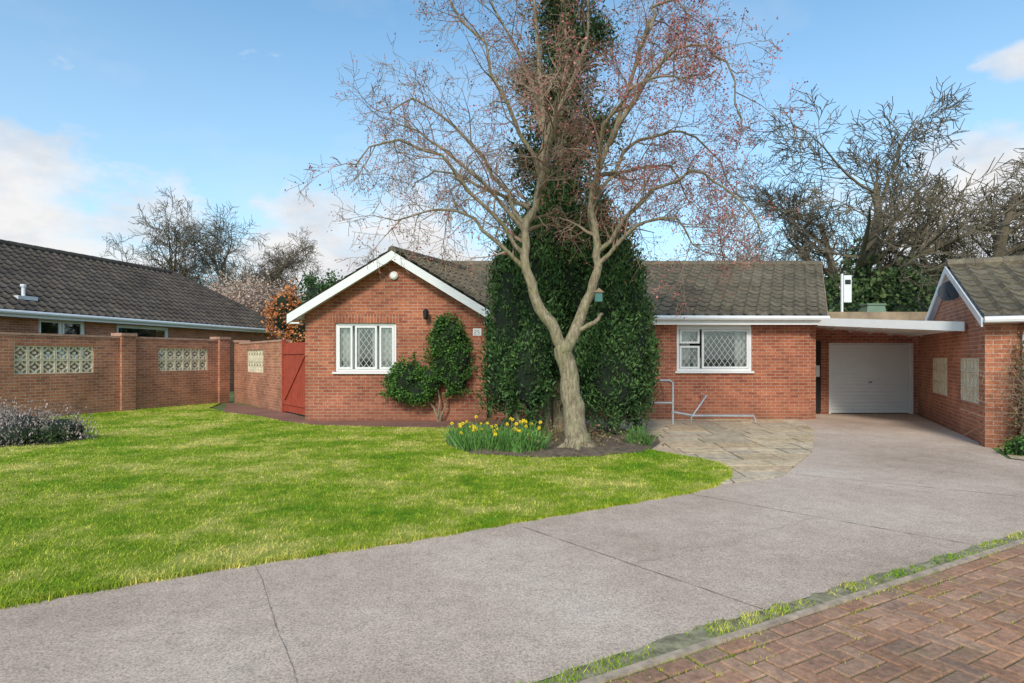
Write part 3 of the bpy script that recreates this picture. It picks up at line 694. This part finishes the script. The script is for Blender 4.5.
dc=c3+out*.12; mb.tube([dc-ax*.06,dc-ax*.04,dc],[.02,.15,.22],16,'dish',cap=True); mb.tube([c3,c3+out*.08+Vector((0,0,-.08)),dc-ax*.06],.018,6,'dish'); mb.tube([dc-ax*.04+Vector((0,0,-.17)),dc+ax*.25+Vector((0,0,-.08))],.012,6,'dish'); mb.done('satellite_dish',R)

# ------------------------------------------------------------------ rails, sign, lamp, feeder
e_=empty('handrail'); mb=MB()
mb.tube([(2.85,13.35,0),(2.85,13.35,.95),(2.93,13.35,1.0),(3.5,13.35,1.0),(3.58,13.35,.95),(3.58,13.35,0)],.024,8,'metal'); mb.tube([(2.85,13.35,.5),(3.58,13.35,.5)],.02,8,'metal'); mb.tube([(3.58,13.35,.95),(3.58,14.5,.95)],.022,8,'metal')
mb.done('rail',e_,smooth=True)
e_=empty('ramp_rail'); mb=MB()
mb.tube([(4.15,13.9,.0),(4.15,13.9,.12),(4.5,13.9,.62),(4.56,14.5,.62)],.022,8,'metal'); mb.tube([(3.7,13.9,.25),(4.2,13.9,.16),(5.6,13.9,.16),(5.65,13.9,.0)],.03,8,'metal')
mb.done('rail',e_,smooth=True)
e_=empty('sign_board'); mb=MB(); mb.tube([(11.0,20,0),(11.0,20,4.3)],.04,6,'white'); mb.box(11.05,11.3,19.97,20.0,3.35,4.25,'white'); mb.box(11.08,11.27,19.96,19.969,3.95,4.1,'black'); mb.done('board',e_)
e_=empty('street_lamp'); mb=MB(); mb.tube([(32.6,40,0),(32.6,40,5),(32.6,40,11)],[.14,.1,.06],8,'metal'); mb.tube([(32.6,40,11),(32.4,39.9,11.25),(31.7,39.7,11.3)],[.06,.05,.04],6,'metal'); mb.hexa([(31.9,39.6,11.2),(31.9,39.9,11.2),(31.1,39.8,11.2),(31.1,39.5,11.2),(31.9,39.6,11.38),(31.9,39.9,11.38),(31.15,39.75,11.34),(31.15,39.55,11.34)],'metal'); mb.done('pole',e_)
e_=empty('green_water_tank'); mb=MB(); mb.hexa([(10.4,17.6,2.76),(11.0,17.6,2.76),(11.0,18,2.76),(10.4,18,2.76),(10.45,17.63,3.05),(10.95,17.63,3.05),(10.95,17.97,3.05),(10.45,17.97,3.05)],'green_p'); mb.box(10.42,10.98,17.6,18.0,3.051,3.1,'green_p'); mb.done('tank',e_)
e_=empty('bird_feeder'); mb=MB(); mb.box(1.3,1.41,9.36,9.46,2.38,2.52,'teal'); mb.prism([(1.27,9.34,2.521),(1.44,9.34,2.521),(1.355,9.34,2.59)],(0,.14,0),'brown'); mb.tube([(1.35,9.41,2.58),(1.35,9.43,2.8)],.005,4,'black'); mb.done('feeder_box',e_)

# ------------------------------------------------------------------ foliage helpers
def sines(D,seed,amp):
    r=np.random.default_rng(seed); o=np.zeros(len(D))
    for f in (2.5,5,9):
        for _ in range(3):
            v=r.normal(0,1,3)*f; o+=np.sin(D@v+r.uniform(0,6))/f*2
    return o*amp
def foliage(parent,name,blobs,nl,ll,lw_,mat,seed=1,cl=None,rough=.12,up=0.,core=True,spread=.12,shell=.3,corek=.8):
    r=np.random.default_rng(seed); A=np.array([ (b[3]*b[4]+b[3]*b[5]+b[4]*b[5]) for b in blobs]); A=A/A.sum(); out=[]; per=28
    for b,a in zip(blobs,A):
        nc=max(3,int(nl*a/per)); D=r.normal(0,1,(nc,3)); D/=np.linalg.norm(D,axis=1)[:,None]
        rad=(1-shell*r.random(nc)**2)*(1+sines(D*1.3,seed+int(b[0]*100)%97,rough))
        C=np.array(b[:3])+D*np.array(b[3:6])*rad[:,None]
        C=np.repeat(C,per,0); N=np.repeat(D,per,0)
        C=C+r.normal(0,spread,C.shape)*np.array([1,1,1+up])
        d=N*.6+r.normal(0,.7,C.shape)+np.array([0,0,up]); d/=np.linalg.norm(d,axis=1)[:,None]
        s=np.cross(d,r.normal(0,1,C.shape)); s/=np.linalg.norm(s,axis=1)[:,None]
        k=r.uniform(.6,1.3,len(C))[:,None]
        out.append(np.stack([C-d*ll/2*k,C+s*lw_/2*k,C+d*ll/2*k,C-s*lw_/2*k],1).reshape(-1,3))
    V=np.concatenate(out); V[:,2]=np.maximum(V[:,2],.01)
    npmesh(name,V,4,mat,parent)
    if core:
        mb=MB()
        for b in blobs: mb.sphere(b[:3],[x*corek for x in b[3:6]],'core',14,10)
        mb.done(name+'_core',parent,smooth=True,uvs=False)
cf=empty('conifer_tree')
mb=MB(); mb.tube([(.95,11.7,0),(.95,11.7,3),(1.0,11.8,8),(1.0,11.8,10.5)],[.22,.17,.1,.03],8,'bark')
for x,dx in ((.2,-.6),(1.5,.5),(.7,-.2),(1.9,.8)): mb.tube([(x,11.5,0),(x+dx*.4,11.4,.9),(x+dx,11.4,2.5)],[.09,.07,.03],6,'bark')
mb.done('trunk',cf)
LB=[(.02,11.4,2.0,.46,.5,1.6),(.5,11.3,2.3,.48,.5,1.7),(-.2,11.6,1.4,.34,.4,1.0),(.35,11.0,1.35,.4,.35,.95),(1.75,11.2,2.2,.5,.5,1.5),(2.15,11.3,1.9,.45,.5,1.3),(2.42,11.5,1.35,.34,.4,1.0),(1.8,10.9,1.25,.48,.4,.9),(1.25,11.6,2.9,.6,.5,1.6),(1.3,11.5,1.5,.5,.4,1.15),(2.0,11.4,3.1,.42,.4,.9),(.15,11.6,3.3,.42,.4,.9),(.75,11.5,3.9,.45,.45,.9),(1.6,11.6,3.8,.45,.45,.9)]
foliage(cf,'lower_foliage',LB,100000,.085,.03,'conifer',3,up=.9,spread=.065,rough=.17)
UB=[(.9,11.9,4.8,.7,.6,.9),(1.15,11.9,5.7,.62,.5,.9),(.85,11.9,6.5,.6,.5,.9),(1.1,11.9,7.4,.6,.5,.9),(.95,11.9,8.3,.5,.45,.9),(1.0,11.9,9.3,.45,.4,.9),(.3,11.9,5.4,.35,.3,.35),(1.8,11.9,6.0,.35,.3,.35),(.3,11.9,7.0,.35,.3,.3),(1.7,11.9,7.9,.35,.3,.3)]
foliage(cf,'upper_foliage',UB,38000,.10,.034,'conifer2',5,up=.3,spread=.12,rough=.3,core=False,shell=.9)

# ------------------------------------------------------------------ bare trees
def wander(p,d,L,n,gn,up,rnd):
    pts=[Vector(p)]; d=Vector(d).normalized()
    for i in range(n):
        d=(d+Vector((rnd.gauss(0,gn),rnd.gauss(0,gn),rnd.gauss(0,gn)+up))).normalized(); pts.append(pts[-1]+d*(L/n))
    return pts,d
def randperp(d,rnd):
    v=Vector((rnd.gauss(0,1),rnd.gauss(0,1),rnd.gauss(0,1))); v-=d*v.dot(d); return v.normalized()
def grow(mb,p,d,L,r,lev,maxl,rnd,cnt,up,ends,mat,spread=.8,rmin=.006,rr=.55,gn=.16):
    n=6 if lev<2 else (4 if lev<maxl-1 else 2)
    pts,dd=wander(p,d,L,n,gn if lev<maxl else gn*1.4,up[min(lev,len(up)-1)],rnd)
    rad=[max(rmin,r*(1-.8*i/n)) for i in range(n+1)]
    mb.tube(pts,rad,8 if lev==0 else (5 if lev==1 else 3),mat)
    if lev>=maxl:
        ends.append((pts[-1],dd)); ends.append((pts[-2],dd)); return
    c=cnt[lev]
    for i in range(c):
        t=.25+.75*(i+rnd.random()*.8)/c; t=min(t,.999); k=int(t*n); f=t*n-k
        q=pts[k].lerp(pts[k+1],f); dl=(pts[k+1]-pts[k]).normalized(); rq=rad[k]*(1-f)+rad[k+1]*f
        nd_=(dl*(1-spread*.55)+randperp(dl,rnd)*spread).normalized()
        grow(mb,q,nd_,L*rnd.uniform(.42,.68)*(1.15-.4*t),rq*rr,lev+1,maxl,rnd,cnt,up,ends,mat,spread,rmin,rr,gn)
def limb(mb,pts,r0,r1,sides,mat,sub=3,jit=.015):
    P=[Vector(p) for p in pts]; out=[]
    for i in range(len(P)-1):
        a=P[max(i-1,0)];b=P[i];c=P[i+1];e=P[min(i+2,len(P)-1)]
        for k in range(sub):
            t=k/sub; out.append(.5*((2*b)+(c-a)*t+(2*a-5*b+4*c-e)*t*t+(3*b-a-3*c+e)*t**3))
    out.append(P[-1]); n=len(out)-1
    out=[o+Vector((random.gauss(0,jit),random.gauss(0,jit),random.gauss(0,jit*.5))) if 0<i<n else o for i,o in enumerate(out)]
    rad=[(r0+(r1-r0)*(i/n)**.8)*random.uniform(.92,1.08) for i in range(n+1)]; mb.tube(out,rad,sides,mat); return out,rad
T=empty('flowering_tree'); mb=MB(); tw=MB(); ends=[]; rnd=random.Random(11); Y0=9.6
def P3(x,z,dy=0): return (x,Y0+dy,z)
limb(mb,[P3(1.06,-.05),P3(1.04,.25),P3(1.0,.6),P3(.93,1.05),P3(.84,1.55),P3(.80,1.72)],.20,.14,14,'bark')
mb.tube([P3(1.07,-.03),P3(1.06,.1),P3(1.05,.3)],[.29,.225,.19],14,'bark')
for an in (0.3,1.9,3.4,4.6,5.6): mb.tube([(1.05+.1*math.cos(an),9.6+.1*math.sin(an),.28),(1.05+.2*math.cos(an),9.6+.2*math.sin(an),.1),(1.05+.42*math.cos(an),9.6+.42*math.sin(an),.02)],[.06,.07,.03],7,'bark')
lf=limb(mb,[P3(.86,1.5),P3(.68,1.95),P3(.45,2.3),P3(.24,2.9,-.05),P3(.22,3.5,-.05),P3(.42,4.1),P3(.52,5.0),P3(.43,6.0),P3(.35,7.3)],.115,.025,10,'bark')
rt=limb(mb,[P3(.83,1.5),P3(1.02,1.95,.05),P3(1.2,2.4,.05),P3(1.34,2.85),P3(1.38,3.3),P3(1.27,3.85),P3(1.4,4.5),P3(1.8,5.6),P3(2.2,6.9)],.11,.025,10,'bark')
limb(mb,[P3(1.05,1.95,.0),P3(1.3,2.05,-.1),P3(1.42,2.2,-.15)],.045,.025,7,'bark')
LM=[[P3(.24,3.1,-.05),P3(-.4,3.8,-.3),P3(-1.1,4.5,-.5),P3(-1.9,4.7,-.7),P3(-2.3,4.3,-.8)],
[P3(.24,3.6),P3(-.3,4.5,.3),P3(-1.0,5.4,.5),P3(-1.7,5.9,.6),P3(-2.1,5.7,.7)],
[P3(.45,4.4),P3(-.1,5.4,-.4),P3(-.7,6.6,-.6),P3(-1.3,7.3,-.8)],
[P3(.5,5.1),P3(.2,6.3,.4),P3(-.3,7.4,.5),P3(-.6,8.2,.5)],
[P3(1.37,3.2),P3(2.0,3.9,-.3),P3(2.7,4.3,-.5),P3(3.3,4.0,-.6),P3(3.7,3.3,-.7)],
[P3(1.28,3.9),P3(1.9,4.9,.3),P3(2.7,5.3,.5),P3(3.3,5.1,.6),P3(3.8,4.3,.6)],
[P3(1.55,4.9),P3(2.1,5.8,-.4),P3(2.7,6.2,-.6),P3(3.2,5.9,-.6),P3(3.5,5.1,-.5)],
[P3(2.0,6.2),P3(2.3,7.1,.2),P3(2.7,7.4,.3),P3(3.0,7.1,.3)],
[P3(.5,4.2),P3(.6,4.9,-.9),P3(.6,5.2,-1.6),P3(.5,4.9,-2.1)],
[P3(.24,2.9),P3(-.4,3.5,-.2),P3(-1.1,3.8,-.3),P3(-1.8,3.6,-.4)],
[P3(1.38,3.0),P3(1.9,3.5,-.3),P3(2.5,3.6,-.4),P3(3.0,3.1,-.4)],
[P3(1.3,4.1),P3(1.4,4.9,-.8),P3(1.8,5.3,-1.5),P3(2.2,5.0,-2.0)],
[P3(.3,3.9),P3(-.6,4.5,.8),P3(-1.4,4.9,1.4),P3(-1.9,4.7,1.8)],
[P3(1.4,4.4),P3(2.1,4.8,.9),P3(2.9,5.0,1.5),P3(3.4,4.4,1.8)],
[P3(.52,4.9),P3(1.0,6.0,-.3),P3(1.2,7.0,-.3),P3(1.1,8.0,-.3)],
[P3(.22,3.5),P3(-.5,4.3,-.1),P3(-1.3,5.0,0),P3(-1.9,5.3,0)]]
limbs=[limb(mb,l,.042,.009,6,'bark',jit=.04) for l in LM]+[(lf[0][9:],lf[1][9:]),(rt[0][9:],rt[1][9:])]
for pts,rad in limbs:
    n=len(pts)-1; c=14
    for i in range(c):
        t=min(.999,.10+.90*(i+rnd.random())/c); k=int(t*n); q=pts[k].lerp(pts[k+1],t*n-k); dl=(pts[k+1]-pts[k]).normalized()
        nd_=(dl*.6+randperp(dl,rnd)*.8+Vector((0,0,.1))).normalized()
        grow(tw,q,nd_,rnd.uniform(.6,1.2)*(1.1-.3*t),max(.010,rad[k]*.5),2,4,rnd,[0,0,6,5],[0,0,0,-.05,-.1],ends,'twig',.85,.0033,.6,.22)
mb.done('trunk_and_limbs',T,smooth=True,uvs=False); tw.done('twigs',T,uvs=False)
print('twigs',len(ends))
E=np.array([list(e[0]) for e in ends]); r=rng
prob=np.clip(.24+.16*(E[:,0]-.2),.18,.62)
rep=np.repeat(E,4,0)[r.random(len(E)*4)<np.repeat(prob,4)]
C=rep+r.normal(0,.04,rep.shape); d=r.normal(0,1,C.shape); d/=np.linalg.norm(d,axis=1)[:,None]; s=np.cross(d,r.normal(0,1,C.shape)); s/=np.linalg.norm(s,axis=1)[:,None]
k=r.uniform(.6,1.3,len(C))[:,None]*.0135
npmesh('buds',np.stack([C-d*k,C+s*k,C+d*k,C-s*k],1).reshape(-1,3),4,'bud',T)

protos=[]
for sd_,(cnt,hgt) in enumerate((([9,8,7,6],6.5),([9,7,6,5],5.5),([9,8,7,6],6.0))):
    mb=MB(); rr_=random.Random(51+sd_); en=[]
    grow(mb,(0,0,0),(0.03,0,1),hgt*1.5,.46,0,4,rr_,cnt,[.12,.08,.06,.02,0],en,'bark_far',.72,.0145,.63,.15)
    o=mb.done('bare_tree_mesh',None,uvs=False); me=o.data; bpy.data.objects.remove(o); protos.append(me)
    zs=np.array([v.co.z for v in me.vertices]); me['h']=float(zs.max())
def btree(x,y,h,pi,rot,name='bare_tree',wide=1.0):
    me=protos[pi]; o=bpy.data.objects.new(name,me); COL.objects.link(o); s=h/me['h']; o.location=(x,y,0); o.scale=(s*wide,s*wide,s); o.rotation_euler=(0,0,rot); return o
btree(20.2,35,17.6,0,.4,wide=1.12); btree(26.8,36,16.4,2,2.0,wide=1.2); btree(16.0,42,12.5,1,1.1); btree(33,40,14.5,1,3.3); btree(22.5,39,15.5,2,5.2)
for x,y,h,p,r_ in ((-30,48,11.5,1,.5),(-25.5,45,13,2,1.3),(-21.5,46,13,0,2.6),(-17.5,47,11,1,4),(-19.3,44,12,2,3.4)): btree(x,y,h,p,r_,wide=1.0)
dt=empty('distant_trees')
for i in range(18):
    x=-13+i*3.4+rnd.uniform(-1,1)
    o=btree(x,rnd.uniform(52,68),rnd.uniform(9,13),i%3,rnd.uniform(0,6),'distant_tree_part'); o.parent=dt
iv=empty('ivy_shrub'); foliage(iv,'leaves',[(18,33,2.8,2,1.5,2.6),(21,33,3.2,2.3,1.5,3.0),(23.5,33.5,2.6,2,1.5,3.0),(26,34,2.6,2,1.5,2.8),(25.9,35.6,4.6,.7,.7,3.2),(20.3,34.9,5,.6,.6,2.8)],24000,.26,.17,'hedge',21,spread=.35)
hg=empty('hedge'); bl=[(x,44+rnd.uniform(-2,2),2.2,3.2,2,rnd.uniform(2.2,3.4)) for x in range(-60,70,5)]
foliage(hg,'leaves',bl,28000,.4,.28,'hedge',23,spread=.4)
pk=empty('blossom_tree'); foliage(pk,'blossom',[(-14.5,32.5,4.0,1.6,1.2,1.5),(-13.4,33,4.4,1.3,1.2,1.3),(-15.8,34,4.6,1.5,1.2,1.5)],11000,.12,.08,'pinkb',25,spread=.3,core=False,shell=.9)
og=empty('orange_shrub'); foliage(og,'leaves',[(-10.5,28,3.6,.8,.7,1.1),(-9.8,28,2.6,.7,.6,1.2)],5500,.12,.09,'orangeb',27,spread=.15)
gc=empty('evergreen_tree'); foliage(gc,'leaves',[(-11.6,36,4.2,1.2,1,2.2),(-10.8,36,4.6,.9,.8,1.9)],5000,.2,.12,'conifer',29,spread=.2)

# ------------------------------------------------------------------ garden plants
cb=empty('climbing_shrub'); mb=MB()
for pts in ([(-1.75,14.1,0),(-1.7,14.12,.5),(-1.8,14.15,1.0),(-1.5,14.15,1.7)],[(-1.72,14.05,0),(-1.95,14.1,.5),(-2.3,14.12,.9)],[(-1.7,14.1,.0),(-1.5,14.12,.6),(-1.45,14.1,1.3)]): limb(mb,pts,.03,.012,6,'bark')
mb.done('stems',cb)
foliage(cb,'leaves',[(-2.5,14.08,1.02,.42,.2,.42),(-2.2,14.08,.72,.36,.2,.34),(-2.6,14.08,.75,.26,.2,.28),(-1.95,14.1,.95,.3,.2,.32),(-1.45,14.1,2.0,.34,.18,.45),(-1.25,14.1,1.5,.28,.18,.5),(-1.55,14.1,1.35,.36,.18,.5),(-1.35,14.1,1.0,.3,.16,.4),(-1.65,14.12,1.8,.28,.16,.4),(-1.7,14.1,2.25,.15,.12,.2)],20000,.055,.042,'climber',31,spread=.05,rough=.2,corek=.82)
bed=empty('flower_bed')
bp=[(-1.2,10.9),(-1.05,9.9),(-.55,9.2),(.3,8.85),(1.3,9.0),(2.05,9.4),(2.5,10.2),(2.75,11.2),(2.4,12.3),(1.0,13.1),(-.9,12.8),(-1.2,11.8)]
mb=MB(); cx=sum(p[0] for p in bp)/len(bp); cy=sum(p[1] for p in bp)/len(bp)
ring=[Vector((*p,.034)) for p in bp];
sm=[]
for i in range(len(ring)):
    for t in (0,.33,.66): sm.append(ring[i].lerp(ring[(i+1)%len(ring)],t)+Vector((random.uniform(-.05,.05),random.uniform(-.05,.05),0)))
inner=[Vector((cx+(p.x-cx)*.85,cy+(p.y-cy)*.85,.09+random.uniform(-.015,.02))) for p in sm]
for i in range(len(sm)):
    j=(i+1)%len(sm); mb.face([sm[i],sm[j],inner[j],inner[i]],'soil')
mb.face(inner,'soil'); mb.done('soil',bed)
foliage(bed,'leaf_litter',[(cx,cy,.03,1.7,1.7,.09)],4500,.05,.035,'dryb',33,spread=.1,core=False,shell=1)
def daffs(name,cx,cy,rx,ry,n,nf,seed):
    E_=empty(name); r=np.random.default_rng(seed)
    an=r.uniform(0,6.28,n); rd_=np.sqrt(r.random(n)); bx=cx+np.cos(an)*rd_*rx; by=cy+np.sin(an)*rd_*ry
    h=r.uniform(.18,.42,n)*(1-.3*rd_); ln=r.normal(0,.1,(n,2)); a2=r.uniform(0,6.28,n); w_=.009
    b0=np.stack([bx,by,np.full(n,.04)],1); dx=np.stack([np.cos(a2)*w_,np.sin(a2)*w_,0*a2],1)
    tp=b0+np.stack([ln[:,0],ln[:,1],h],1); V=np.stack([b0-dx,b0+dx,tp+dx*.5,tp-dx*.5],1).reshape(-1,3)
    npmesh('leaves',V,4,'strap',E_)
    mb=MB()
    for i in range(nf):
        a=r.uniform(0,6.28); q=math.sqrt(r.random()); x=cx+math.cos(a)*q*rx; y=cy+math.sin(a)*q*ry; z=r.uniform(.3,.5)
        mb.tube([(x,y,.04),(x,y,z-.02),(x,y-.02,z)],.004,4,'strap')
        yw=r.normal(0,.7); cy_,sy_=math.cos(yw),math.sin(yw)
        def tf(px,py,pz): return (x+px*cy_-py*sy_, y-.02+px*sy_+py*cy_, z+pz)
        for k in range(6):
            t=k*math.pi/3; t2=t+.5;t0=t-.5
            mb.face([tf(0,-.005,0),tf(.022*math.cos(t0),-.01,.022*math.sin(t0)),tf(.037*math.cos(t),-.01,.037*math.sin(t)),tf(.022*math.cos(t2),-.01,.022*math.sin(t2))],'yellow')
        mb.tube([tf(0,-.005,0),tf(0,-.035,0)],[.009,.016],6,'yellow')
    mb.done('flowers',E_,uvs=False)
daffs('daffodils',-.35,9.75,.55,.5,1000,20,1); daffs('daffodils',.15,9.35,.35,.25,500,5,2); daffs('daffodils',-.7,10.2,.4,.35,450,9,3); daffs('daffodils',2.1,9.95,.2,.12,120,0,4); daffs('daffodils',.2,10.2,.4,.3,300,6,5)
hb=empty('heather_shrub'); foliage(hb,'sprigs',[(-8.7,10.6,.25,.55,.4,.3),(-8.1,10.8,.2,.45,.35,.25),(-9.3,10.7,.25,.5,.4,.32),(-8.5,10.2,.18,.4,.3,.2)],12000,.05,.018,'heather',41,up=1.2,spread=.06)
foliage(hb,'green_undergrowth',[(-8.6,10.45,.1,.8,.45,.16)],3500,.07,.03,'conifer2',42,spread=.06,core=False)
sheet('heather_bed',[(-10.5,9.6),(-8.6,9.75),(-7.7,10.3),(-7.75,11.1),(-9,11.9),(-10.8,12.2)],.036,'soil')
ds=empty('dry_climber'); foliage(ds,'leaves',[(8.3,9.6,.8,.2,.2,.6),(8.4,9.5,.6,.3,.25,.5),(8.35,9.6,1.5,.2,.15,.3)],4500,.05,.03,'dryb',43,spread=.1,core=False,shell=.9)
mb=MB(); en=[]
for i in range(14): grow(mb,(8.15+i*.05,9.6-i*.02,0),(rnd.gauss(0,.25),rnd.gauss(0,.1),1),1.4,.012,2,4,rnd,[0,0,5,4],[0,0,0,0,0],en,'twig',.8,.003,.6)
mb.done('stems',ds,uvs=False)
sh=empty('low_shrub'); foliage(sh,'leaves',[(7.85,9.2,.12,.22,.18,.14),(8.4,9.0,.13,.3,.22,.16)],2500,.05,.03,'climber',44,spread=.05)
print('faces total',sum(len(o.data.polygons) for o in bpy.data.objects if o.type=='MESH'))
